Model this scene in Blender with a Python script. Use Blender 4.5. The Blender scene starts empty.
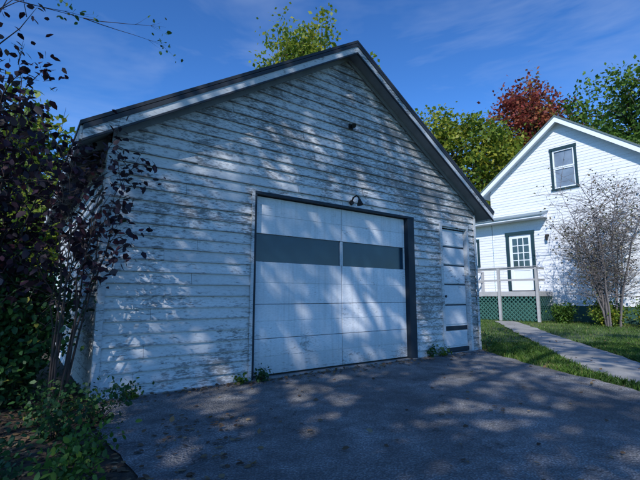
import bpy, math, random
import numpy as np
from mathutils import Vector, Matrix, noise as mnoise
R=random.Random(7); NP=np.random.default_rng(11)
scene=bpy.context.scene
scene.view_settings.view_transform='Standard'; scene.view_settings.look='None'; scene.view_settings.exposure=0

# ---------------------------------------------------------------- helpers
def link(o,parent=None):
    scene.collection.objects.link(o)
    if parent: o.parent=parent
    return o
def empty(name,loc=(0,0,0),rz=0):
    o=bpy.data.objects.new(name,None); o.location=loc; o.rotation_euler=(0,0,rz); o.empty_display_size=.2
    return link(o)
class MB:
    def __init__(s): s.v=[];s.f=[];s.r=[]
    def quad(s,pts,r=.5):
        i=len(s.v); s.v+=[tuple(p) for p in pts]; s.f.append(tuple(range(i,i+len(pts)))); s.r.append(r)
    def box(s,x0,x1,y0,y1,z0,z1,r=.5):
        i=len(s.v)
        s.v+=[(x0,y0,z0),(x1,y0,z0),(x1,y1,z0),(x0,y1,z0),(x0,y0,z1),(x1,y0,z1),(x1,y1,z1),(x0,y1,z1)]
        for q in ((0,3,2,1),(4,5,6,7),(0,1,5,4),(1,2,6,5),(2,3,7,6),(3,0,4,7)):
            s.f.append(tuple(i+k for k in q)); s.r.append(r)
    def prism(s,poly,axis,a,b,r=.5):
        i=len(s.v);n=len(poly)
        for t in (a,b):
            for (u,w) in poly: s.v.append((u,t,w) if axis=='y' else (t,u,w))
        s.f.append(tuple(i+k for k in range(n))[::-1]); s.f.append(tuple(i+n+k for k in range(n)))
        s.r+=[r,r]
        for k in range(n):
            s.f.append((i+k,i+(k+1)%n,i+n+(k+1)%n,i+n+k)); s.r.append(r)
    def tube(s,pts,rad,n=6,r=.5):
        base=len(s.v); pts=[Vector(p) for p in pts]
        for k,p in enumerate(pts):
            d=(pts[min(k+1,len(pts)-1)]-pts[max(k-1,0)])
            if d.length<1e-6: d=Vector((0,0,1))
            d.normalize()
            ref=Vector((1,.13,.07)) if abs(d.x)<.8 else Vector((.1,1,.05))
            a=(ref-d*ref.dot(d)).normalized(); b=d.cross(a)
            for j in range(n):
                t=2*math.pi*j/n; s.v.append(tuple(p+(a*math.cos(t)+b*math.sin(t))*rad[k]))
        for k in range(len(pts)-1):
            for j in range(n):
                s.f.append((base+k*n+j,base+k*n+(j+1)%n,base+(k+1)*n+(j+1)%n,base+(k+1)*n+j)); s.r.append(r)
        s.f.append(tuple(base+j for j in range(n))[::-1]); s.f.append(tuple(base+(len(pts)-1)*n+j for j in range(n))); s.r+=[r,r]
    def obj(s,name,mat,parent=None,bevel=0,smooth=False,loc=None,rz=None):
        me=bpy.data.meshes.new(name); me.from_pydata(s.v,[],s.f); me.update()
        at=me.attributes.new('rnd','FLOAT','FACE'); at.data.foreach_set('value',np.array(s.r,np.float32))
        me.materials.append(mat)
        if smooth: me.polygons.foreach_set('use_smooth',[True]*len(me.polygons))
        o=bpy.data.objects.new(name,me); link(o,parent)
        if loc: o.location=loc
        if rz is not None: o.rotation_euler=(0,0,rz)
        if bevel:
            m=o.modifiers.new('b','BEVEL'); m.width=bevel; m.segments=2; m.limit_method='ANGLE'
        return o
def poly_mesh(name,V,rnd,mat,parent=None):
    N,K,_=V.shape
    me=bpy.data.meshes.new(name)
    me.vertices.add(N*K); me.vertices.foreach_set('co',V.reshape(-1).astype(np.float32))
    me.loops.add(N*K); me.loops.foreach_set('vertex_index',np.arange(N*K,dtype=np.int32))
    me.polygons.add(N); me.polygons.foreach_set('loop_start',np.arange(0,N*K,K,dtype=np.int32))
    me.polygons.foreach_set('loop_total',np.full(N,K,dtype=np.int32))
    me.update(calc_edges=True)
    at=me.attributes.new('rnd','FLOAT','FACE'); at.data.foreach_set('value',rnd.astype(np.float32))
    me.materials.append(mat)
    o=bpy.data.objects.new(name,me); return link(o,parent)
LEAF6=np.array([(0,0,0),(.28,.3,.05),(.2,.72,.03),(0,1,-.06),(-.2,.72,.03),(-.28,.3,.05)])
LEAF4=np.array([(0,0,0),(.36,.5,.06),(0,1,0),(-.36,.5,.06)])
def leaves(P,size,droop=.3,shape=LEAF4,flat=0.0,width=1.0):
    N=len(P)
    d=NP.normal(size=(N,3)); d[:,2]-=droop
    if flat: d[:,2]*=(1-flat)
    d/=np.linalg.norm(d,axis=1)[:,None]
    n=NP.normal(size=(N,3)); 
    n[:,2]=np.abs(n[:,2])+ .5
    if flat: n[:,:2]*=(1-flat)
    a=np.cross(d,n); a/=np.linalg.norm(a,axis=1)[:,None]; n=np.cross(a,d)
    s=size*NP.uniform(.6,1.3,N)
    B=np.stack([a*width,d,n],axis=1)
    return P[:,None,:]+np.einsum('kj,nji->nki',shape,B)*s[:,None,None]

# ---------------------------------------------------------------- materials
def newmat(name):
    m=bpy.data.materials.new(name); m.use_nodes=True; nt=m.node_tree
    b=nt.nodes['Principled BSDF']; return m,nt,b
def ramp(nt,fac,stops,interp='LINEAR'):
    r=nt.nodes.new('ShaderNodeValToRGB'); r.color_ramp.interpolation=interp
    e=r.color_ramp.elements
    while len(e)<len(stops): e.new(.5)
    for k,(p,c) in enumerate(stops):
        e[k].position=p; e[k].color=(c,c,c,1) if isinstance(c,(int,float)) else (*c,1)
    nt.links.new(fac,r.inputs[0]); return r.outputs[0]
def mix(nt,fac,a,b,mode='MIX'):
    m=nt.nodes.new('ShaderNodeMix'); m.data_type='RGBA'; m.blend_type=mode
    for sock,v in ((m.inputs[0],fac),(m.inputs[6],a),(m.inputs[7],b)):
        if isinstance(v,(int,float)): sock.default_value=v
        elif isinstance(v,tuple): sock.default_value=(*v,1)
        else: nt.links.new(v,sock)
    return m.outputs[2]
def math_(nt,op,a,b=0.0):
    m=nt.nodes.new('ShaderNodeMath'); m.operation=op
    for k,v in enumerate((a,b)):
        if isinstance(v,(int,float)): m.inputs[k].default_value=v
        else: nt.links.new(v,m.inputs[k])
    return m.outputs[0]
def maprange(nt,inp,a,b_,c,d):
    q=nt.nodes.new('ShaderNodeMapRange'); q.interpolation_type='SMOOTHSTEP'
    q.inputs[1].default_value=a;q.inputs[2].default_value=b_;q.inputs[3].default_value=c;q.inputs[4].default_value=d
    nt.links.new(inp,q.inputs[0]); return q.outputs[0]
def coords(nt,scale=(1,1,1),loc=(0,0,0)):
    tc=nt.nodes.new('ShaderNodeTexCoord'); mp=nt.nodes.new('ShaderNodeMapping')
    mp.inputs['Scale'].default_value=scale; mp.inputs['Location'].default_value=loc
    nt.links.new(tc.outputs['Object'],mp.inputs[0]); return mp.outputs[0]
def noise(nt,vec,scale,detail=4,rough=.5,dist=0):
    n=nt.nodes.new('ShaderNodeTexNoise'); n.inputs['Scale'].default_value=scale
    n.inputs['Detail'].default_value=detail; n.inputs['Roughness'].default_value=rough; n.inputs['Distortion'].default_value=dist
    nt.links.new(vec,n.inputs['Vector']); return n.outputs['Fac']
def bump(nt,h,b,strength=.3,dist=.01):
    n=nt.nodes.new('ShaderNodeBump'); n.inputs['Strength'].default_value=strength; n.inputs['Distance'].default_value=dist
    nt.links.new(h,n.inputs['Height']); nt.links.new(n.outputs[0],b.inputs['Normal'])
def attr(nt,name='rnd'):
    a=nt.nodes.new('ShaderNodeAttribute'); a.attribute_name=name; return a.outputs['Fac']

def mat_paint(name,paint,wood,thr=.60,soft=.03,boost=False,grime=.25,rough=.65,lap=0,low=0,dent=0):
    m,nt,b=newmat(name)
    v=coords(nt); big=noise(nt,v,1.3,4,.6)
    vs=coords(nt,(5,5,24)); st=noise(nt,vs,1.3,5,.7)
    vf=coords(nt,(22,22,70)); fi=noise(nt,vf,1,3,.65)
    s=math_(nt,'ADD',math_(nt,'MULTIPLY',big,.34),math_(nt,'MULTIPLY',st,.36))
    s=math_(nt,'ADD',s,math_(nt,'MULTIPLY',fi,.30))
    rn=attr(nt); s=math_(nt,'ADD',s,math_(nt,'MULTIPLY',math_(nt,'SUBTRACT',rn,.5),.04))
    sx=nt.nodes.new('ShaderNodeSeparateXYZ'); nt.links.new(v,sx.inputs[0])
    if boost:
        s=math_(nt,'ADD',s,maprange(nt,sx.outputs['Z'],2.1,3.5,0,.05))
        s=math_(nt,'ADD',s,maprange(nt,sx.outputs['X'],4.3,4.9,0,.05))
    if low:
        s=math_(nt,'ADD',s,maprange(nt,sx.outputs['Z'],.02,.55,low,0))
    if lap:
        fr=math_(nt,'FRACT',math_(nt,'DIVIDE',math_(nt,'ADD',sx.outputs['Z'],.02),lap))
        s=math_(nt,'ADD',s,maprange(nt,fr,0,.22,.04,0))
        lapm=maprange(nt,fr,0,.14,.5,0)  # darkens each board's lower edge: lap shadow line put into the colour, with dirt
    mask=ramp(nt,s,[(thr-soft,0.0),(thr+soft,1.0)])
    pv=noise(nt,coords(nt,(.8,.8,2.2),(3,1,0)),1.1,4,.6)
    pc=mix(nt,ramp(nt,pv,[(.3,1-grime),(.65,1.0)]),tuple(c*.5 for c in paint),paint)
    pc=mix(nt,.5,pc,mix(nt,rn,tuple(c*.78 for c in paint),paint))
    pc=mix(nt,ramp(nt,fi,[(.35,0.0),(.75,.55)]),pc,tuple(c*.55 for c in paint))
    wn=noise(nt,coords(nt,(3,3,90)),1.5,3,.6)
    wc=mix(nt,wn,tuple(c*.6 for c in wood),tuple(min(1,c*1.5) for c in wood))
    col=mix(nt,mask,pc,wc)
    if low:
        dn=math_(nt,'MULTIPLY',maprange(nt,sx.outputs['Z'],.0,.6,.8,.0),pv)
        col=mix(nt,dn,col,(.20,.19,.18))
        # rain streaks
        stn=noise(nt,coords(nt,(16,1,.7)),1,3,.6); col=mix(nt,ramp(nt,stn,[(.48,0.0),(.72,.32)]),col,(.30,.30,.30))
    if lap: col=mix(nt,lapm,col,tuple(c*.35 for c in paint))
    nt.links.new(col,b.inputs['Base Color']); b.inputs['Roughness'].default_value=rough; b.inputs['Specular IOR Level'].default_value=.25
    if dent: bump(nt,noise(nt,coords(nt,(1,1,1.6)),2.4,2,.5),b,.5,dent)
    else: bump(nt,wn,b,.3,.003)
    return m
def mat_simple(name,col,rough=.6,var=.2,scale=6,metal=0,bmp=.1,spec=.3):
    m,nt,b=newmat(name); n=noise(nt,coords(nt),scale,4,.6)
    c=mix(nt,n,tuple(x*(1-var) for x in col),tuple(min(1,x*(1+var)) for x in col))
    nt.links.new(c,b.inputs['Base Color']); b.inputs['Roughness'].default_value=rough; b.inputs['Metallic'].default_value=metal
    b.inputs['Specular IOR Level'].default_value=spec
    if bmp>.2: bump(nt,noise(nt,coords(nt),scale*8,2,.6),b,bmp,.004)
    return m
def mat_leaf(name,stops,trans=.35,rough=.5):
    m,nt,b=newmat(name); r=attr(nt)
    c=ramp(nt,r,stops)
    nt.links.new(c,b.inputs['Base Color']); b.inputs['Roughness'].default_value=rough; b.inputs['Specular IOR Level'].default_value=.3
    t=nt.nodes.new('ShaderNodeBsdfTranslucent'); nt.links.new(c,t.inputs[0])
    t2=nt.nodes.new('ShaderNodeMixShader'); t2.inputs[0].default_value=trans
    out=nt.nodes['Material Output']
    nt.links.new(b.outputs[0],t2.inputs[1]); nt.links.new(t.outputs[0],t2.inputs[2]); nt.links.new(t2.outputs[0],out.inputs[0])
    return m
M={}
M['gpaint']=mat_paint('weathered_white_clapboard',(.60,.62,.645),(.16,.165,.17),thr=.55,soft=.04,boost=True,lap=.128,grime=.55)
M['gtrim']=mat_paint('weathered_trim',(.50,.53,.57),(.14,.145,.15),thr=.55,soft=.03)
M['soffit']=mat_simple('weathered_soffit',(.19,.21,.23),.8,.4,4)
M['gdoor']=mat_paint('garage_door_paint',(.70,.73,.78),(.24,.24,.25),thr=.605,soft=.035,grime=.5,low=.07,dent=.03)
M['sdoor']=mat_paint('side_door_paint',(.58,.62,.68),(.16,.16,.18),thr=.575,soft=.03)
M['dark']=mat_simple('dark_painted_jamb',(.012,.02,.032),.6,.3)
M['black']=mat_simple('interior_black',(.01,.01,.012),.9,.1)
M['rakedark']=mat_simple('dark_roof_edge',(.022,.027,.036),.6,.3)
M['metal']=mat_simple('rusty_dark_metal',(.02,.018,.018),.6,.4,20,.3)
M['hwhite']=mat_paint('house_white_siding',(.79,.81,.85),(.4,.4,.4),thr=.75,soft=.02,grime=.12)
M['htrim']=mat_simple('house_white_trim',(.70,.74,.79),.5,.06)
M['hgreen']=mat_simple('dark_teal_trim',(.014,.040,.052),.5,.2)
M['lattice']=mat_simple('green_lattice_paint',(.045,.13,.11),.55,.2)
M['deckwood']=mat_simple('weathered_deck_wood',(.34,.34,.35),.7,.25,5)
M['found']=mat_simple('foundation_green',(.03,.085,.07),.7,.2)
def mat_glass(name,col,rough=.08):
    m,nt,b=newmat(name); b.inputs['Roughness'].default_value=rough; b.inputs['Specular IOR Level'].default_value=.6
    n=noise(nt,coords(nt),2.5,3,.5); nt.links.new(mix(nt,n,tuple(c*.5 for c in col),tuple(c*1.6 for c in col)),b.inputs['Base Color'])
    return m
M['gglass']=mat_glass('dirty_dark_glass',(.010,.032,.056),.22)
M['hglass']=mat_glass('window_glass',(.16,.20,.25),.06)
# asphalt
m,nt,b=newmat('old_asphalt'); v=coords(nt)
big=noise(nt,v,.9,5,.65); mid=noise(nt,v,5,4,.6); fine=noise(nt,v,80,2,.6)
vo=nt.nodes.new('ShaderNodeTexVoronoi'); vo.inputs['Scale'].default_value=65; nt.links.new(v,vo.inputs['Vector'])
c=ramp(nt,big,[(.34,(.11,.108,.110)),(.66,(.34,.335,.335))])
c=mix(nt,ramp(nt,mid,[(.40,.0),(.68,.7)]),c,(.075,.075,.078))
c=mix(nt,ramp(nt,fine,[(.38,.0),(.7,1.0)]),c,mix(nt,1.0,c,(1.9,1.9,1.9),'MULTIPLY'))
c=mix(nt,ramp(nt,vo.outputs['Distance'],[(.1,.0),(.6,.6)]),c,(.05,.05,.052))
nz=nt.nodes.new('ShaderNodeTexNoise'); nz.inputs['Scale'].default_value=2.2; nz.inputs['Detail'].default_value=5; nz.inputs['Roughness'].default_value=.65; nt.links.new(v,nz.inputs['Vector'])
sc=nt.nodes.new('ShaderNodeVectorMath'); sc.operation='SCALE'; sc.inputs['Scale'].default_value=.8; nt.links.new(nz.outputs['Color'],sc.inputs[0])
wv=nt.nodes.new('ShaderNodeVectorMath'); wv.operation='ADD'; nt.links.new(v,wv.inputs[0]); nt.links.new(sc.outputs[0],wv.inputs[1])
ce=nt.nodes.new('ShaderNodeTexVoronoi'); ce.feature='DISTANCE_TO_EDGE'; ce.inputs['Scale'].default_value=.5; nt.links.new(wv.outputs[0],ce.inputs['Vector'])
cr=ramp(nt,ce.outputs['Distance'],[(.001,1.0),(.007,0.0)])
cr=math_(nt,'MULTIPLY',cr,ramp(nt,mid,[(.40,0.0),(.6,.9)]))
c=mix(nt,cr,c,(.03,.03,.03))
nt.links.new(c,b.inputs['Base Color']); b.inputs['Roughness'].default_value=.85; b.inputs['Specular IOR Level'].default_value=.25
h=math_(nt,'ADD',math_(nt,'MULTIPLY',vo.outputs['Distance'],-.8),math_(nt,'MULTIPLY',mid,2.4)); bump(nt,h,b,1.0,.016)
M['asphalt']=m
m,nt,b=newmat('old_concrete_path'); v=coords(nt); a=noise(nt,v,1.5,5,.6); f_=noise(nt,v,40,3,.6)
c=ramp(nt,a,[(.3,(.19,.185,.175)),(.7,(.35,.34,.325))]); c=mix(nt,ramp(nt,f_,[(.4,0.0),(.7,.45)]),c,(.14,.14,.13))
nt.links.new(c,b.inputs['Base Color']); b.inputs['Roughness'].default_value=.9; bump(nt,f_,b,.3,.006); M['concrete']=m
m,nt,b=newmat('soil_and_turf'); v=coords(nt); a=noise(nt,v,.8,5,.65); f_=noise(nt,v,14,4,.7)
c=ramp(nt,a,[(.35,(.04,.07,.018)),(.5,(.06,.105,.022)),(.7,(.09,.125,.035))]); c=mix(nt,ramp(nt,f_,[(.45,0.0),(.75,.8)]),c,(.06,.05,.03))
nt.links.new(c,b.inputs['Base Color']); b.inputs['Roughness'].default_value=.95; bump(nt,f_,b,.6,.05); M['ground']=m
m,nt,b=newmat('leafy_soil'); v=coords(nt); f_=noise(nt,v,18,5,.7)
c=ramp(nt,f_,[(.35,(.022,.018,.014)),(.55,(.06,.045,.03)),(.75,(.12,.09,.06))])
nt.links.new(c,b.inputs['Base Color']); b.inputs['Roughness'].default_value=.95; bump(nt,f_,b,.8,.04); M['soil']=m
M['grass']=mat_leaf('grass_blades',[(0,(.035,.08,.014)),(.45,(.085,.165,.025)),(.78,(.14,.22,.04)),(.92,(.24,.23,.08)),(1,(.32,.27,.13))],.35)
M['bark']=mat_simple('tree_bark',(.09,.075,.06),.9,.4,9,0,.1)
M['twig']=mat_simple('grey_twig_bark',(.13,.115,.115),.85,.3,9)
M['darktwig']=mat_simple('dark_twig_bark',(.04,.03,.028),.85,.3,9)
M['lgreen']=mat_leaf('green_leaves',[(0,(.03,.08,.015)),(.5,(.07,.15,.025)),(1,(.15,.24,.035))])
M['lyellow']=mat_leaf('yellow_green_leaves',[(0,(.07,.13,.015)),(.5,(.17,.24,.03)),(1,(.36,.34,.04))],.45)
M['lmaple']=mat_leaf('turning_maple_leaves',[(0,(.06,.12,.015)),(.6,(.14,.21,.025)),(1,(.30,.27,.03))],.4)
M['lred']=mat_leaf('red_leaves',[(0,(.10,.025,.018)),(.45,(.25,.05,.04)),(.8,(.35,.13,.05)),(1,(.16,.18,.03))],.4)
M['lpurple']=mat_leaf('purple_leaves',[(0,(.010,.008,.016)),(.55,(.03,.016,.028)),(.85,(.075,.022,.03)),(1,(.03,.05,.02))],.2)
M['lshrub']=mat_leaf('shrub_green_leaves',[(0,(.012,.04,.018)),(.6,(.03,.09,.025)),(.92,(.07,.15,.03)),(1,(.2,.2,.04))],.3)
M['llit']=mat_leaf('litter_leaves',[(0,(.05,.03,.02)),(.5,(.12,.075,.045)),(.8,(.18,.12,.06)),(1,(.22,.18,.12))],.1,.8)
M['lpale']=mat_leaf('sparse_pale_leaves',[(0,(.09,.11,.05)),(.6,(.16,.14,.10)),(1,(.26,.19,.15))],.3)

# ---------------------------------------------------------------- siding generator
def siding(name,parent,z0,z1,xl,xr,openings,mat,exp=.13,proj=.022,loc=(0,0,0),rz=0,seed=1,minlen=1.6,maxlen=4.2,sag=.004):
    rr=random.Random(seed); mb=MB(); back=MB(); z=z0
    while z<z1-1e-4:
        zt=min(z+exp,z1)
        cuts=sorted({z,zt}|{q for o in openings for q in (o[2],o[3]) if z+1e-3<q<zt-1e-3})
        off=rr.uniform(0,2); breaks=[xl(z)-1+off]
        while breaks[-1]<xr(z)+1: breaks.append(breaks[-1]+rr.uniform(minlen,maxlen))
        for a,b in zip(cuts[:-1],cuts[1:]):
            zm=(a+b)/2
            lo,hi=min(xl(a),xl(b)),max(xr(a),xr(b)); iv=[(lo,hi)]
            for o in openings:
                if o[2]<zm<o[3]:
                    n=[]
                    for (p,q) in iv:
                        if o[0]>p: n.append((p,min(q,o[0])))
                        if o[1]<q: n.append((max(p,o[1]),q))
                    iv=[t for t in n if t[1]-t[0]>1e-3]
            for (p,q) in iv:
                back.quad([(p,.012,a),(q,.012,a),(q,.012,b),(p,.012,b)])
                pts=[p]+[t for t in breaks if p+.05<t<q-.05]+[q]
                for i,(s,e) in enumerate(zip(pts[:-1],pts[1:])):
                    g=.0012; rnd=rr.random(); dz=rr.uniform(-sag,sag); dy=rr.uniform(-.003,.002); dz2=rr.uniform(-sag,sag)
                    def yy(zz): return -(proj-(proj-.003)*(zz-z)/exp)+dy
                    sb=s+g; eb=e-g
                    s0=max(sb,xl(a)); s1=max(sb,xl(b)); e0=min(eb,xr(a)); e1=min(eb,xr(b))
                    if e0<=s0 or e1<=s1-.001: 
                        if e0<=s0: continue
                        m_=(s1+e1)/2; s1=e1=m_
                    n=max(1,int((e0-s0)/.6))
                    for k in range(n):
                        t0,t1=k/n,(k+1)/n
                        w0=0 if a>z+1e-3 else dz+(dz2-dz)*t0; w1=0 if a>z+1e-3 else dz+(dz2-dz)*t1
                        x0,x1=s0+(e0-s0)*t0,s0+(e0-s0)*t1; X0,X1=s1+(e1-s1)*t0,s1+(e1-s1)*t1
                        mb.quad([(x0,yy(a),a+w0),(x1,yy(a),a+w1),(X1,yy(b),b+.004),(X0,yy(b),b+.004)],rnd)
                        if a<z+1e-3: mb.quad([(x0,.01,a+w0),(x1,.01,a+w1),(x1,yy(a),a+w1),(x0,yy(a),a+w0)],rnd)
        z=zt
    o=mb.obj(name,mat,parent,loc=loc,rz=rz)
    back.obj(name+'_sheathing',M['black'],parent,loc=loc,rz=rz)
    return o

# ================================================================ GARAGE
W=6.46; D=5.6; P=4.855; E=2.634; e=.294; ov=.25
gar=empty('detached_garage',(-2.184,4.103,0),.636)
sl=(P-E)/(W/2+e)
th=.10/math.cos(math.atan(sl))
def under(x): return P-th-sl*abs(x-W/2)
u0=under(0)
def gxl(z): return 0 if z<u0 else min(W/2,(z-u0)/sl)
def gxr(z): return W if z<u0 else max(W/2,W-(z-u0)/sl)
d0,d1,Hd=1.683,4.654,2.30
s0,s1,Hs=5.423,6.173,2.239
siding('front_clapboard',gar,-.02,under(W/2)-.01,gxl,gxr,[(d0,d1,-.1,Hd),(s0,s1,-.1,Hs)],M['gpaint'],exp=.128,proj=.03,seed=3,sag=.006)
siding('left_clapboard',gar,-.02,u0+.02,lambda z:0,lambda z:D,[],M['gpaint'],exp=.128,proj=.03,loc=(0,D,0),rz=-math.pi/2,seed=4)
siding('right_clapboard',gar,-.02,u0+.02,lambda z:0,lambda z:D,[],M['gpaint'],exp=.128,proj=.03,loc=(W,0,0),rz=math.pi/2,seed=5)
siding('back_clapboard',gar,-.02,under(W/2)-.01,gxl,gxr,[],M['gpaint'],exp=.128,proj=.03,loc=(W,D,0),rz=math.pi,seed=6)
mb=MB(); mb.box(-.034,.03,-.038,-.031,0,u0-.12); mb.box(-.038,-.0345,-.038,.05,0,u0-.12)
mb.box(W-.03,W+.034,-.038,-.031,0,u0-.12); mb.obj('corner_boards',M['gtrim'],gar)
mb=MB(); y0,y1=-ov,D+ov
for sgn in (-1,1):
    xe=W/2+sgn*(W/2+e)
    poly=[(W/2,P),(xe,E),(xe,E-th),(W/2,P-th)]
    if sgn>0: poly=poly[::-1]
    mb.prism(poly,'y',y0,y1)
mb.obj('roof_deck',M['soffit'],gar)
mb=MB()
for sgn in (-1,1):
    xe=W/2+sgn*(W/2+e+.03); ze=P-sl*(W/2+e+.03)
    poly=[(W/2,P+.045),(xe,ze+.045),(xe,ze+.004),(W/2,P+.004)]
    if sgn>0: poly=poly[::-1]
    mb.prism(poly,'y',y0-.035,y1+.03)
mb.obj('roof_covering',M['rakedark'],gar)
for nm,top,bot,yy0,yy1,mt in (('rake_board',-.002,-.145,y0-.022,y0-.002,'gtrim'),('rake_moulding',-.004,-.055,y0-.034,y0-.024,'rakedark'),('rake_shadow_strip',-.146,-.17,y0-.026,y0-.002,'rakedark'),('frieze_board',-.115,-.185,-.055,-.036,'soffit')):  # dark lower strip is modelled in place of the shadow line under the rake board
    mb=MB()
    for sgn in (-1,1):
        L=W/2+e if nm!='frieze_board' else W/2
        xe=W/2+sgn*L; ze=P-sl*L
        poly=[(W/2,P+top),(xe,ze+top),(xe,ze+bot),(W/2,P+bot)]
        if sgn>0: poly=poly[::-1]
        mb.prism(poly,'y',yy0,yy1)
    mb.obj(nm,M[mt],gar)
mb=MB()
for k in range(11):
    y=.15+k*(D-.3)/10
    for sgn in (-1,1):
        xa=W/2+sgn*(W/2); xb=W/2+sgn*(W/2+e-.02)
        za=P-sl*(W/2)-th; zb=P-sl*(W/2+e-.02)-th
        poly=[(xa,za-.003),(xb,zb-.003),(xb,zb-.08),(xa,za-.12)]
        if sgn>0: poly=poly[::-1]
        mb.prism(poly,'y',y-.025,y+.025)
mb.obj('rafter_tails',M['soffit'],gar)
mb=MB()
for sgn in (-1,1):
    xe=W/2+sgn*(W/2+e); a,b=sorted((xe+sgn*.002,xe+sgn*.022)); mb.box(a,b,y0+.002,y1,E-th-.03,E-.01)
mb.obj('eave_fascia',M['gtrim'],gar)
dk=MB(); dk.box(d0-.05,d1+.05,.16,.19,0,Hd+.05); dk.obj('door_opening_back',M['black'],gar)
mb=MB(); mb.box(d0-.02,d0+.012,-.036,.16,0,Hd); mb.box(d0-.02,d1+.02,-.042,.155,Hd+.001,Hd+.035)
mb.obj('door_frame',M['dark'],gar)
mb=MB(); mb.box(d1-.135,d1+.02,-.036,.15,0,Hd); mb.obj('door_jamb_dark',M['dark'],gar)
mb=MB(); mb.box(d0-.06,d0-.021,-.044,-.03,.0,Hd+.03); mb.obj('door_casing',M['gtrim'],gar)
xa,xb=d0+.013,d1-.137; xm=xa+(xb-xa)*.515; w0,w1=1.444,1.804
door=MB(); glass=MB()
for (a,b) in ((xa,xm-.003),(xm+.003,xb)):
    ys=.05
    zs=[.03,.47,.90,w0,w1,Hd-.005]
    for i,(p,q) in enumerate(zip(zs[:-1],zs[1:])):
        if abs(p-w0)<1e-6:
            glass.box(a+.02,b-.02,ys+.020,ys+.028,p,q)
            door.box(a,a+.019,ys,ys+.05,p+.001,q-.001,.4); door.box(b-.019,b,ys,ys+.05,p+.001,q-.001,.5)
        else:
            door.box(a,b,ys,ys+.045,p+.003,q-.003,R.random())
            for j in range(2):
                pp=p+(q-p)*j/2; qq=p+(q-p)*(j+1)/2
                door.box(a+.006,b-.006,ys-.005,ys-.001,pp+.004,qq-.004,R.random())
door.obj('door_leaves',M['gdoor'],gar,bevel=.002); glass.obj('door_window_band',M['gglass'],gar)
mb=MB(); mb.box(s0-.03,s1+.03,.12,.14,0,Hs); mb.obj('side_door_back',M['black'],gar)
mb=MB(); mb.box(s0-.055,s0+.004,-.044,.1,0,Hs+.03); mb.box(s1-.004,s1+.055,-.044,.1,0,Hs+.03); mb.box(s0-.055,s1+.055,-.046,.1,Hs+.031,Hs+.08)
mb.obj('side_door_frame',M['gtrim'],gar)
mb=MB(); a,b=s0+.012,s1-.012; y=.03
mb.box(a,b,y,y+.035,.09,Hs-.01,.5)
for (p,q) in ((.12,.36),(.50,.82),(.87,1.19),(1.24,1.54),(1.59,1.88),(1.93,2.20)):
    mb.box(a+.02,b-.02,y-.012,y-.001,p,q,R.random())
mb.obj('side_door',M['sdoor'],gar,bevel=.003)
mb=MB(); mb.box(a+.01,b-.01,y-.008,y-.001,.39,.47); mb.box(a,b,y-.024,y+.03,.02,.085)
for z in (.845,1.215,1.565,1.905): mb.box(a+.01,b-.01,y-.005,y-.001,z-.012,z+.012)
mb.tube([(a+.07,y-.012,1.0),(a+.07,y-.05,1.0)],[.012,.025],8); mb.obj('side_door_gaps',M['dark'],gar)
mb=MB(); lx=3.28
mb.tube([(lx,-.03,2.40),(lx,-.08,2.47),(lx,-.15,2.485),(lx,-.20,2.45),(lx,-.215,2.40)],[.013]*5,8)
mb.tube([(lx,-.215,2.42),(lx,-.22,2.385),(lx,-.225,2.345),(lx,-.228,2.335)],[.018,.028,.045,.05],12)
mb.tube([(lx,-.05,2.40),(lx,-.03,2.40)],[.035,.04],10); mb.obj('door_lamp',M['metal'],gar)
mb=MB(); mb.tube([(lx,-.03,3.60),(lx,-.09,3.61),(lx,-.12,3.59)],[.03,.025,.04],8); mb.box(lx-.04,lx+.04,-.05,-.03,3.56,3.64); mb.obj('upper_fixture',M['metal'],gar)
mb=MB(); mb.box(-.02,W+.02,-.05,D,-.3,.006); mb.obj('foundation_slab',M['concrete'],gar)

# ================================================================ HOUSE
hs=empty('white_house',(9.494,17.5,.0),.70-math.pi/2)
px,P2,A2,E2=1.10,8.60,3.52,5.87; hsl=(P2-E2)/A2; hth=.2; HD=9.0
xw0,xw1=px-A2+.35,px+A2-.35
def hund(x): return P2-hth-hsl*abs(x-px)
hu=hund(xw0)
hxl=lambda z: xw0 if z<hu else min(px,xw0+(z-hu)/hsl)
hxr=lambda z: xw1 if z<hu else max(px,xw1-(z-hu)/hsl)
dX0,dX1,dZ0,dZ1=-1.44,-.20,1.26,3.88
wX0,wX1,wZ0,wZ1=.69,1.70,5.45,7.29
siding('gable_wall_siding',hs,.62,hund(px)-.01,hxl,hxr,[(dX0,dX1,dZ0-.05,dZ1),(wX0,wX1,wZ0,wZ1)],M['hwhite'],exp=.125,proj=.014,seed=21,minlen=3,maxlen=6,sag=.001)
siding('left_side_siding',hs,.62,hu,lambda z:0,lambda z:HD,[],M['hwhite'],exp=.125,proj=.014,loc=(xw0,HD,0),rz=-math.pi/2,seed=22,sag=.001)
siding('right_side_siding',hs,.62,hu,lambda z:0,lambda z:HD,[],M['hwhite'],exp=.125,proj=.014,loc=(xw1,0,0),rz=math.pi/2,seed=23,sag=.001)
mb=MB(); mb.box(xw0+.02,xw1-.02,.02,HD,-.1,.62); mb.obj('foundation',M['found'],hs)
mb=MB(); mb.prism([(xw0,.6),(xw1,.6),(xw1,hu),(px,hund(px)),(xw0,hu)],'y',HD,HD+.05); mb.obj('rear_wall',M['hwhite'],hs)
mb=MB()
for sgn in (-1,1):
    xe=px+sgn*A2; poly=[(px,P2-.05),(xe,E2-.05),(xe,E2-hth),(px,P2-hth)]
    if sgn>0: poly=poly[::-1]
    mb.prism(poly,'y',-.30,HD+.3)
mb.obj('roof_deck',M['htrim'],hs)
mb=MB()
for sgn in (-1,1):
    xe=px+sgn*(A2+.05); ze=P2-hsl*(A2+.05); poly=[(px,P2+.03),(xe,ze+.03),(xe,ze-.046),(px,P2-.046)]
    if sgn>0: poly=poly[::-1]
    mb.prism(poly,'y',-.36,HD+.33)
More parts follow.
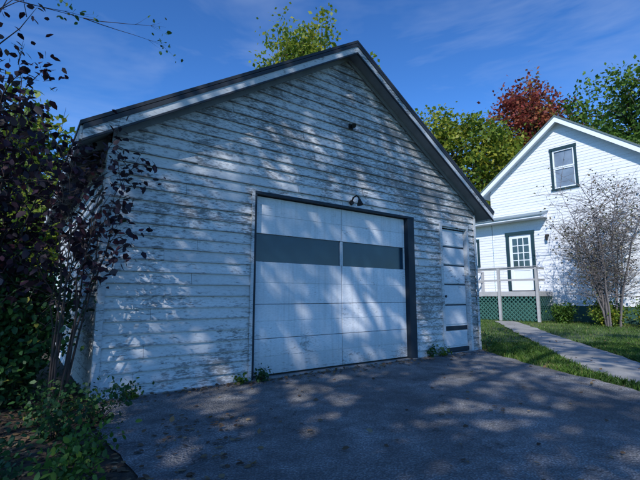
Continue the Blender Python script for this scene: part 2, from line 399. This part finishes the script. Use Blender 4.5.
mb.obj('roof_covering',mat_simple('grey_green_roof',(.10,.14,.15),.6,.2),hs)
mb=MB()
for sgn in (-1,1):
    xe=px+sgn*A2; poly=[(px,P2-.05),(xe,E2-.05),(xe,E2-.27),(px,P2-.27)]
    if sgn>0: poly=poly[::-1]
    mb.prism(poly,'y',-.335,-.303)
mb.obj('rake_boards',M['htrim'],hs)
def window(par,x0,x1,z0,z1,name,y=0):
    c=MB(); w=.09
    c.box(x0-w,x0,y-.045,y+.03,z0-.06,z1+.0); c.box(x1,x1+w,y-.045,y+.03,z0-.06,z1+.0); c.box(x0-w-.02,x1+w+.02,y-.06,y+.03,z1+.001,z1+.12); c.box(x0-w-.03,x1+w+.03,y-.08,y+.03,z0-.13,z0-.061)
    c.obj(name+'_casing',M['hgreen'],par)
    s=MB(); zm=(z0+z1)/2; f=.06
    for (a,b,yy) in ((z0-.06,zm+.02,.0),(zm+.021,z1,-.02)):
        s.box(x0+.002,x0+f,y+yy,y+yy+.03,a,b); s.box(x1-f,x1-.002,y+yy,y+yy+.03,a,b)
        s.box(x0+f,x1-f,y+yy+.001,y+yy+.029,a,a+f); s.box(x0+f,x1-f,y+yy+.001,y+yy+.029,b-f,b)
    s.obj(name+'_sash',M['htrim'],par)
    g=MB(); g.box(x0+.01,x1-.01,y+.031,y+.036,z0-.06,z1); g.obj(name+'_glass',M['hglass'],par)
window(hs,wX0+.09,wX1-.09,wZ0+.12,wZ1-.12,'gable_window')
mb=MB(); w=.13
mb.box(dX0,dX0+w,-.06,.05,dZ0,dZ1-.14); mb.box(dX1-w,dX1,-.06,.05,dZ0,dZ1-.14); mb.box(dX0-.02,dX1+.02,-.065,.05,dZ1-.139,dZ1)
mb.obj('door_casing',M['hgreen'],hs)
a,b=dX0+w+.002,dX1-w-.002; mb=MB(); zt=dZ1-.14; zb=dZ0; zg0=zb+1.0
mb.box(a,b,.02,.05,zb,zt); 
mb.box(a,a+.13,-.0,.019,zb,zt); mb.box(b-.13,b,0,.019,zb,zt); mb.box(a+.131,b-.131,.001,.018,zb,zb+.2); mb.box(a+.131,b-.131,.001,.018,zt-.16,zt); mb.box(a+.131,b-.131,.001,.018,zg0-.12,zg0)
xg0,xg1=a+.131,b-.131
for k in (1,2):
    x=xg0+(xg1-xg0)*k/3; mb.box(x-.018,x+.018,-.004,.016,zg0,zt-.16)
for k in (1,2,3):
    z=zg0+(zt-.16-zg0)*k/4; mb.box(xg0,xg1,-.002,.017,z-.018,z+.018)
mb.obj('front_door',M['htrim'],hs)
g=MB(); g.box(xg0,xg1,.012,.0155,zg0,zt-.16); g.obj('door_panes',mat_glass('door_glass',(.04,.07,.08),.1),hs)
mb=MB(); poly=[(.0,4.62),(-.55,4.42),(-.55,4.33),(.0,4.33)]
mb.prism(poly,'x',-4.2,.40); mb.obj('pent_roof',M['htrim'],hs)
mb=MB(); poly=[(-.02,4.66),(-.60,4.45),(-.60,4.41),(-.02,4.62)]
mb.prism(poly,'x',-4.25,.45); mb.obj('pent_roof_covering',mat_simple('pent_roof_metal',(.16,.21,.24),.5,.15),hs)
siding('wing_siding',hs,.62,4.33,lambda z:-5.0,lambda z:xw0-.02,[(-3.5,-2.75,2.4,3.75)],M['hwhite'],exp=.125,proj=.014,seed=31,sag=.001)
window(hs,-3.39,-2.86,2.52,3.61,'wing_window')
mb=MB(); mb.box(-5,xw0-.03,.03,3.5,-.1,.62); mb.obj('wing_foundation',M['found'],hs)
mb=MB(); mb.box(-5.0,xw0-.03,.04,3.5,4.34,4.5); mb.box(-5.0,-4.95,.02,3.5,.62,4.34); mb.obj('wing_body',M['hwhite'],hs)
mb=MB(); mb.box(.28,.42,-.10,-.02,3.55,3.62); mb.tube([(.35,-.1,3.6),(.35,-.14,3.55),(.35,-.14,3.36)],[.03,.06,.05],8); mb.obj('porch_light',M['metal'],hs)
dx0,dx1,dy0=-2.55,.35,-1.55; dz=1.2
mb=MB()
n=11
for k in range(n):
    y=dy0+k*(-.03-dy0)/n; mb.box(dx0,dx1,y+.004,y+(-.03-dy0)/n-.004,dz-.035,dz,R.random())
mb.box(dx0+.01,dx1-.01,dy0-.03,dy0-.002,dz-.2,dz-.002); mb.box(dx0-.03,dx0-.002,dy0,-.03,dz-.2,dz-.002); mb.box(dx1+.002,dx1+.03,dy0,-.03,dz-.2,dz-.002)
def post(x,y,z0=.0,z1=2.15): mb.box(x-.05,x+.05,y-.05,y+.05,z0,z1)
for x in (dx0-.08,-1.1,dx1+.08): post(x,dy0-.08)
post(dx0-.08,-.1)
for z in (1.62,2.08):
    mb.box(dx0-.03,dx1+.03,dy0-.10,dy0-.06,z,z+.08)
    mb.box(dx0-.10,dx0-.06,dy0-.03,-.05,z,z+.08); mb.box(dx1+.06,dx1+.10,dy0-.03,-.9,z,z+.08)
mb.box(dx0-.15,dx1+.15,dy0-.15,dy0-.01,2.171,2.20)
mb.obj('porch_deck_and_railing',M['deckwood'],hs,bevel=.004)
mb=MB()
zz0,zz1=.05,dz-.21
def strip(p,q,yy,axis='x'):
    d=Vector((q[0]-p[0],0,q[1]-p[1])); d.normalize(); nrm=Vector((-d.z,0,d.x))*.018
    P4=[Vector((p[0],0,p[1]))+nrm,Vector((p[0],0,p[1]))-nrm,Vector((q[0],0,q[1]))-nrm,Vector((q[0],0,q[1]))+nrm]
    if axis=='x': mb.quad([(v.x,yy,v.z) for v in P4])
    else: mb.quad([(yy,v.x,v.z) for v in P4])
def lattice(u0,u1,fixed,axis):
    h=zz1-zz0; u=u0-h
    while u<u1:
        for sg in (1,-1):
            if sg>0: p=(u,zz0); q=(u+h,zz1)
            else: p=(u+h,zz0); q=(u,zz1)
            (ax,az),(bx,bz)=p,q; t0,t1=0,1; dx=bx-ax
            for lim,side in ((u0,0),(u1,1)):
                t=(lim-ax)/dx
                if (side==0)==(dx>0): t0=max(t0,t)
                else: t1=min(t1,t)
            if t0<t1: strip((ax+dx*t0,az+(bz-az)*t0),(ax+dx*t1,az+(bz-az)*t1),fixed+(.004 if sg>0 else 0),axis)
        u+=.17
lattice(dx0,dx1,dy0-.02,'x'); lattice(dy0,-.05,dx0-.02,'y'); lattice(dy0,-.05,dx1+.02,'y')
mb.obj('green_lattice',M['lattice'],hs)
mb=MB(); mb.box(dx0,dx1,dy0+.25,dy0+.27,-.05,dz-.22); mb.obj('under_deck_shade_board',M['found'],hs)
mb=MB()
for k in range(4):
    z=dz-.24*(k+1); mb.box(dx0-.32*(k+1)-.15,dx0-.32*k-.15,-1.45,-.3,z-.04+.0,z,R.random())
mb.obj('porch_steps',M['deckwood'],hs)

# ================================================================ GROUND
mb=MB(); mb.quad([(-400,-300,-.02),(400,-300,-.02),(400,500,-.02),(-400,500,-.02)]); mb.obj('ground',M['ground'])
def wob(pts,step=.15,amp=.05,seed=0):
    out=[];n=len(pts)
    for i in range(n):
        a=Vector(pts[i]).to_2d();b=Vector(pts[(i+1)%n]).to_2d();L=(b-a).length;m=max(1,int(L/step))
        d=(b-a).normalized();nr=Vector((-d.y,d.x))
        for k in range(m):
            p=a+(b-a)*k/m; w=mnoise.fractal(Vector((p.x*1.7+seed,p.y*1.7,0)),.8,2,4)*amp*2
            out.append(tuple(p+nr*w))
    return out
drive=[(3.05,8.0),(3.12,6.9),(3.22,5.6),(3.42,4.4),(3.7,2.5),(4.2,-1),(4.5,-14),(-1.5,-14),(-.7,-1),(-.75,1.6),(-1.02,2.45),(-1.58,3.22),(-2.14,4.0),(-1.9,4.5),(2.6,8.1)]
mb=MB(); mb.quad([(x,y,.0) for x,y in wob(drive,.12,.05,3)]); mb.obj('asphalt_driveway',M['asphalt'])
pc=[(4.2,3.4),(4.1,4.6),(4.15,5.6),(4.4,6.6),(4.78,7.8),(5.3,9.6),(5.68,10.9),(6.4,13.2),(7.1,15.4),(7.5,17.0)]
pw=[.5]*3+[.5,.46,.43,.42,.42,.4,.4]
Lp=[];Rp=[]
for i,p in enumerate(pc):
    a=Vector(pc[max(0,i-1)]);b=Vector(pc[min(len(pc)-1,i+1)]);d=(b-a).normalized();nr=Vector((-d.y,d.x))
    Lp.append(tuple(Vector(p)+nr*pw[i]));Rp.append(tuple(Vector(p)-nr*pw[i]))
path_poly=wob(Lp+Rp[::-1],.15,.035,9)
mb=MB(); mb.quad([(x,y,.004) for x,y in path_poly]); mb.obj('concrete_path',M['concrete'])
soil=[(-.7,2.4),(-.45,1.2),(-.5,-2),(-9,-2),(-9,14),(-6.2,10.5),(-2.4,4.4),(-1.3,3.3)]
mb=MB(); mb.quad([(x,y,-.010) for x,y in wob(soil,.3,.08,5)]); mb.obj('leafy_soil_bed',M['soil'])

def inpoly(P,poly):
    x,y=P[:,0],P[:,1]; c=np.zeros(len(P),bool); n=len(poly); j=n-1
    for i in range(n):
        xi,yi=poly[i][:2];xj,yj=poly[j][:2]
        t=((yi>y)!=(yj>y))&(x<(xj-xi)*(y-yi)/((yj-yi)+1e-12)+xi); c^=t; j=i
    return c
def house_local(P):
    a=.70-math.pi/2; dx=P[:,0]-9.494; dy=P[:,1]-17.5
    return dx*math.cos(a)+dy*math.sin(a), -dx*math.sin(a)+dy*math.cos(a)
def gar_local(P):
    a=.636; dx=P[:,0]+2.184; dy=P[:,1]-4.103
    return dx*math.cos(a)+dy*math.sin(a), -dx*math.sin(a)+dy*math.cos(a)
def blades(P,h,w):
    n=len(P); a=NP.uniform(0,2*np.pi,n); hh=h*NP.uniform(.5,1.4,n); lean=NP.normal(size=(n,2))*.45*hh[:,None]
    s=np.stack([np.cos(a),np.sin(a),np.zeros(n)],1)*(w/2)
    m=P+np.stack([lean[:,0]*.35,lean[:,1]*.35,hh*.6],1); t=P+np.stack([lean[:,0],lean[:,1],hh],1)
    return np.stack([P-s,P+s,m+s*.7,t,m-s*.7],1)
tot=[]
for (x0,x1,y0,y1,n) in ((2.9,6.5,2.5,9,50000),(2.5,16,9,22,42000),(6.5,16,5,10,18000)):
    Q=np.stack([NP.uniform(x0,x1,n),NP.uniform(y0,y1,n),np.full(n,-.015)],1); tot.append(Q)
Q=np.concatenate(tot)
drv=[(x,y) for x,y in wob(drive,.12,.05,3)]
keep=~inpoly(Q,drv)&~inpoly(Q,path_poly)
gx,gy=gar_local(Q); keep&=~((gx>-.1)&(gx<W+.05)&(gy>-.3)&(gy<D))
hx,hy=house_local(Q); keep&=~((hy>-.1)&(hx>-5))&~((hy>dy0)&(hx>dx0)&(hx<dx1))
keep&=(Q[:,0]>2.5)
Q=Q[keep]
pat=np.array([mnoise.fractal(Vector((q[0]*.9,q[1]*.9,0)),.8,2,3) for q in Q[:,:2]])
k2=NP.random(len(Q))<np.clip(1.0-1.6*np.maximum(pat-.05,0),.25,1); Q=Q[k2]; pat=pat[k2]
V=blades(Q,.06,.012)
poly_mesh('lawn_grass',V,np.clip(.45+pat*.7+NP.normal(size=len(Q))*.2,0,1),M['grass'])
n=300; Q=np.stack([NP.uniform(-1.8,4.5,n),NP.uniform(1.6,9,n),np.full(n,.012)],1)
Q=Q[inpoly(Q,drv)|(NP.random(n)<.3)]
gx,gy=gar_local(Q); Q=Q[~((gx>-.1)&(gx<W+.1)&(gy>-.05))]
n=400; t=NP.uniform(0,W,n); dd=np.abs(NP.normal(size=n))*.16+.06; c_,s_=math.cos(.636),math.sin(.636)
Q2=np.stack([-2.184+t*c_+dd*s_,4.103+t*s_-dd*c_,np.full(n,.012)],1)
n=220; Q3=np.stack([NP.normal(size=n)*.3-.85,NP.uniform(1.6,3.6,n),np.full(n,.012)],1)
n=420; Q4=np.stack([NP.uniform(3,11,n),NP.uniform(4,15,n),np.full(n,.035)],1); hx,hy=house_local(Q4); gx,gy=gar_local(Q4); Q4=Q4[(hy<-.2)&~((gx<W+.1)&(gy>-.05))]
Q=np.concatenate([Q,Q2,Q3,Q4]); V=leaves(Q,.045,0,LEAF6,.8,1.3); V[:,:,2]=np.maximum(V[:,:,2],.004)
poly_mesh('fallen_leaves',V,NP.random(len(Q)),M['llit'])
n=6000; Q=np.stack([NP.uniform(-4.5,-.4,n),NP.uniform(.8,5,n),np.full(n,.0)],1); Q=Q[inpoly(Q,soil)&~inpoly(Q,drv)]
V=leaves(Q,.05,0,LEAF6,.8,1.2); V[:,:,2]=np.maximum(V[:,:,2],-.006); poly_mesh('leaf_litter',V,NP.random(len(Q)),M['llit'])

# ================================================================ VEGETATION
def tree(name,base,height,cc,cr,nleaf,lsize,mat,seed,tr=.25,limbs=16,sub=6,clump=.17,barkmat='bark'):
    rr=random.Random(seed); par=empty(name,base); mb=MB(); b=Vector((0,0,0)); cc=Vector(cc)-Vector(base); cr=Vector(cr)
    top=cc+Vector((rr.uniform(-.1,.1)*cr.x,rr.uniform(-.1,.1)*cr.y,cr.z*.8))
    tp=[b,b.lerp(cc,.35)+Vector((rr.uniform(-.2,.2),rr.uniform(-.2,.2),0)),b.lerp(cc,.7),cc,top]
    mb.tube(tp,[tr*1.25,tr*.9,tr*.7,tr*.5,tr*.08],10)
    tips=[]
    for i in range(limbs):
        while True:
            d=Vector((rr.uniform(-1,1),rr.uniform(-1,1),rr.uniform(-.75,1)))
            if .3<d.length<=1: break
        d=d.normalized()*rr.uniform(.7,.98); end=cc+Vector((d.x*cr.x,d.y*cr.y,d.z*cr.z))
        k=rr.uniform(.25,.85); st=b.lerp(cc,.45+.55*k) if d.z<.4 else cc.lerp(top,rr.uniform(0,.5))
        mid=st.lerp(end,.5)+Vector((0,0,rr.uniform(0,.12)*cr.z)); r0=tr*.32
        mb.tube([st,mid,end],[r0,r0*.55,r0*.1],6); tips.append(end); tips.append(mid.lerp(end,.5))
        for j in range(sub):
            s_=st.lerp(mid,rr.uniform(.4,1)) if rr.random()<.4 else mid.lerp(end,rr.random())
            e_=s_+Vector((rr.gauss(0,1)*cr.x,rr.gauss(0,1)*cr.y,rr.gauss(.1,.8)*cr.z))*.27
            q=e_-cc; L=math.sqrt((q.x/cr.x)**2+(q.y/cr.y)**2+(q.z/cr.z)**2)
            if L>1.05: e_=cc+q/L*rr.uniform(.9,1.08)
            mb.tube([s_,s_.lerp(e_,.5)+Vector((0,0,.05*cr.z)),e_],[r0*.3,r0*.18,r0*.05],5); tips.append(e_)
    mb.obj('trunk_and_limbs',M[barkmat],par,smooth=True)
    T=np.array([tuple(t) for t in tips]); w=NP.uniform(.3,1,len(T)); idx=NP.choice(len(T),nleaf,p=w/w.sum())
    cs=NP.uniform(.6,1.3,len(T))*clump
    off=NP.normal(size=(nleaf,3))*.55
    P_=T[idx]+off*np.array([cr.x,cr.y,cr.z*.8])*cs[idx][:,None]
    tint=NP.uniform(0,1,len(T)); r=np.clip(.5+(tint[idx]-.5)*.6+NP.normal(size=nleaf)*.2,0,1)
    poly_mesh('foliage',leaves(P_,lsize),r,M[mat],par)
    return par
tree('yellow_green_tree',(-.5,25.5,0),18,(-.5,25.5,12.4),(4.3,3.6,6.6),22000,.27,'lyellow',5,.35,limbs=34)
tree('green_tree',(12.6,36,0),16,(12.8,36,11.4),(6.4,5,6.4),19000,.36,'lyellow',6,.35,limbs=26)
tree('green_tree',(4,42,0),14,(4,42,8.5),(7,5,6),5000,.5,'lgreen',16,.35)
tree('red_maple_tree',(21.6,40,0),22,(21.8,40,14.6),(6.2,5,8.2),24000,.36,'lred',7,.4,limbs=34)
tree('locust_tree',(27.5,33,0),19,(27.0,33,13.7),(6.6,6,6.4),20000,.34,'lgreen',8,.4,limbs=30)
tree('background_tree',(-16,22,0),12,(-16,22,6.0),(6,5,5.5),9000,.38,'lmaple',9,.3)
tree('background_tree',(-11,15,0),6,(-11,15,3.0),(3.8,3,2.8),8000,.24,'lyellow',10,.15)
tree('shade_maple_tree',(-4.6,-6.5,0),14,(-1.6,-4.6,9.2),(6.4,4.6,5.0),10500,.21,'lmaple',14,.35,limbs=26,sub=7,clump=.10)

def shrub(name,base,stems,h,spread,nleaf,lsize,mat,seed,r0=.02,bark='darktwig',shape=LEAF6,fr=(.25,1),twigs=6,scatter=.12,lean=(0,0),tl=(.08,.24),nsub=2):
    rr=random.Random(seed); par=empty(name,base); mb=MB(); pts=[]
    for i in range(stems):
        a=rr.uniform(0,2*math.pi); s=rr.uniform(.2,1)*spread; hh=h*rr.uniform(.6,1.05)
        end=Vector((math.cos(a)*s+lean[0]*hh,math.sin(a)*s+lean[1]*hh,hh)); st=Vector((math.cos(a)*.12*spread,math.sin(a)*.12*spread,-.02))
        path=[]
        n=7
        for k in range(n+1):
            t=k/n; p=st.lerp(end,t); p.x-=(1-t)*t*math.cos(a)*s*.6; p.y-=(1-t)*t*math.sin(a)*s*.6
            p+=Vector((rr.gauss(0,.02),rr.gauss(0,.02),0))*h*.8*t; path.append(p)
        mb.tube(path,[r0*(1.05-.95*k/n) for k in range(n+1)],5)
        for j in range(twigs):
            t=rr.uniform(*fr)*(n-.01); k=int(t); q=path[k].lerp(path[k+1],t-k)
            L=h*rr.uniform(*tl); d=Vector((rr.gauss(0,1),rr.gauss(0,1),rr.uniform(.1,1.4))).normalized()
            e_=q+d*L; m_=q.lerp(e_,.5)+Vector((rr.gauss(0,.05)*L,rr.gauss(0,.05)*L,.06*L))
            mb.tube([q,m_,e_],[r0*.35,r0*.22,r0*.08],4)
            for z in range(4): pts.append(tuple(q.lerp(e_,.25+.75*z/3)))
            for z in range(nsub):
                s_=q.lerp(e_,rr.uniform(.3,.95)); e2=s_+Vector((rr.gauss(0,1),rr.gauss(0,1),rr.uniform(-.2,1.2))).normalized()*L*.5
                mb.tube([s_,e2],[r0*.16,r0*.06],4); pts.append(tuple(e2)); pts.append(tuple(s_.lerp(e2,.5)))
    mb.obj('stems',M[bark],par)
    T=np.array(pts); idx=NP.integers(0,len(T),nleaf); P_=T[idx]+NP.normal(size=(nleaf,3))*scatter
    P_[:,2]=np.maximum(P_[:,2],.02)
    poly_mesh('leaves',leaves(P_,lsize,.2,shape,0,1.1),np.clip(NP.normal(size=nleaf)*.25+.45,0,1),M[mat],par)
    return par
shrub('purple_leaf_shrub',(-3.2,3.75,0),17,3.35,.78,3700,.08,'lpurple',41,.022,scatter=.07,twigs=9,fr=(.3,1))
shrub('purple_leaf_shrub',(-2.3,3.7,0),9,2.6,.42,850,.075,'lpurple',42,.012,scatter=.05,twigs=8,fr=(.5,1),lean=(.085,-.02))
shrub('green_shrub',(-2.95,3.9,0),22,1.30,.65,8000,.06,'lshrub',43,.012,scatter=.10,twigs=10,fr=(.1,1))
shrub('green_shrub',(-4.1,5.0,0),20,1.5,.9,4500,.08,'lshrub',44,.015,scatter=.13,twigs=9,fr=(.1,1))
shrub('lilac_shrub',(9.9,14.0,0),14,4.9,1.7,1700,.09,'lpale',45,.034,bark='twig',scatter=.10,twigs=28,fr=(.22,1),tl=(.10,.30),nsub=6)
for k,(x,y,s,h) in enumerate(((9.3,15.9,.5,.7),(10.2,14.7,.7,.8),(11.0,13.7,.7,.85),(9.9,14.2,.6,.5),(12.1,12.8,.8,.9),(10.6,13.2,.7,.5),(11.6,12.2,.7,.6))):
    shrub('foundation_plant',(x,y,-.02),16,h,s,2200,.085,'lmaple' if k%2 else 'lgreen',60+k,.008,scatter=.10,twigs=6,fr=(.1,1))
def gpt(s,n): return (-2.184+s*c_+n*s_,4.103+s*s_-n*c_,0)
for k,(s,n_,h,sp,nl) in enumerate(((1.75,.12,.15,.12,180),(1.5,.10,.09,.1,100),(4.95,.1,.16,.12,150),(5.25,.12,.12,.12,120),(6.6,.1,.25,.15,160),(.3,.12,.14,.12,100))):
    shrub('weed_clump',gpt(s,n_),8,h,sp,nl,.04,'lmaple' if k%2 else 'lshrub',80+k,.003,scatter=.03,twigs=3,fr=(.1,1))
cands=[(-1.5,2.7),(-1.9,3.1),(-2.2,3.4),(-1.35,2.3),(-2.0,2.5),(-2.5,2.9),(-1.15,1.95),(-2.35,3.8),(-1.8,3.45),(-2.8,3.2),(-1.6,2.1)]
for k,(x,y) in enumerate(cands):
    shrub('ground_cover_plant',(x,y,0),12,.14+.06*(k%3),.26,300,.042,'lshrub' if k%3 else 'lgreen',100+k,.004,scatter=.06,twigs=4,fr=(.1,1))
par=empty('overhanging_maple_tree',(-5.6,2.4,0)); mb=MB(); rr=random.Random(5); pts=[]
mb.tube([(0,0,0),(.1,.1,2),(.2,.2,3.6),(0,.3,6)],[.16,.13,.11,.06],9)
def br(p,d,L,r,lev):
    n=5; path=[Vector(p)]; d=Vector(d).normalized()
    for k in range(n):
        d=(d+Vector((rr.gauss(0,.07),rr.gauss(0,.07),rr.gauss(0,.04)))).normalized(); path.append(path[-1]+d*L/n)
    mb.tube(path,[r*(1-.85*k/n) for k in range(n+1)],5)
    if lev>0:
        for j in range(4):
            q=path[rr.randint(2,n)]; dd=(d+Vector((rr.gauss(0,.5),rr.gauss(0,.4),rr.gauss(-.1,.35)))).normalized(); br(q,dd,L*rr.uniform(.15,.30),r*.35,lev-1)
    else:
        pts.extend([tuple(path[-1]),tuple(path[-2])])
br((.2,.2,3.65),(3.9,1.1,.32),2.7,.015,2); br((.15,.2,3.45),(3.4,1.6,.45),2.6,.015,2); br((.1,.2,3.8),(3.9,1.6,.45),3.3,.016,2)
mb.obj('trunk_and_twigs',M['darktwig'],par)
T=np.array(pts); n=150; idx=NP.integers(0,len(T),n)
poly_mesh('sparse_leaves',leaves(T[idx]+NP.normal(size=(n,3))*.05,.06,.6,LEAF6,0,1.2),NP.random(n),M['lshrub'],par)

# ================================================================ LIGHT + SKY
sd=Vector((-.30,-.95,0)).normalized(); el=math.radians(38)
S=Vector((sd.x*math.cos(el),sd.y*math.cos(el),math.sin(el)))
sun=bpy.data.lights.new('sun','SUN'); sun.energy=5.0; sun.angle=math.radians(.53); sun.color=(1,.965,.91)
so=bpy.data.objects.new('sun',sun); so.rotation_euler=(-S).to_track_quat('-Z','Y').to_euler(); link(so)
w=bpy.data.worlds.new('World'); scene.world=w; w.use_nodes=True; nt=w.node_tree; bg=nt.nodes['Background']
sk=nt.nodes.new('ShaderNodeTexSky'); sk.sky_type='NISHITA'; sk.sun_disc=False; sk.sun_elevation=el; sk.sun_rotation=math.atan2(S.x,S.y)
sk.air_density=1.0; sk.dust_density=.2; sk.ozone_density=3.0
gm=nt.nodes.new('ShaderNodeGamma'); gm.inputs[1].default_value=1.3; nt.links.new(sk.outputs[0],gm.inputs[0])
col=mix(nt,1.0,gm.outputs[0],(.40,.68,.92),'MULTIPLY')
tc=nt.nodes.new('ShaderNodeTexCoord'); mp=nt.nodes.new('ShaderNodeMapping'); mp.inputs['Scale'].default_value=(1.2,1.2,5.0); mp.inputs['Rotation'].default_value=(.15,.25,.4); mp.inputs['Location'].default_value=(2.3,.7,0)
nt.links.new(tc.outputs['Generated'],mp.inputs[0]); nn=noise(nt,mp.outputs[0],1.6,5,.62,.5)
cm=ramp(nt,nn,[(.53,0.0),(.80,.18)])
cl=mix(nt,cm,col,(5.0,5.8,7.0))
nt.links.new(cl,bg.inputs['Color']); bg.inputs['Strength'].default_value=.15

# ================================================================ CAMERA
cam=bpy.data.cameras.new('camera'); co=bpy.data.objects.new('camera',cam); link(co)
cam.sensor_width=36; cam.lens=36*408.1/640; cam.clip_end=2000; cam.clip_start=.05
co.location=(0,0,1); co.rotation_euler=(math.pi/2+.1371,0,0); scene.camera=co
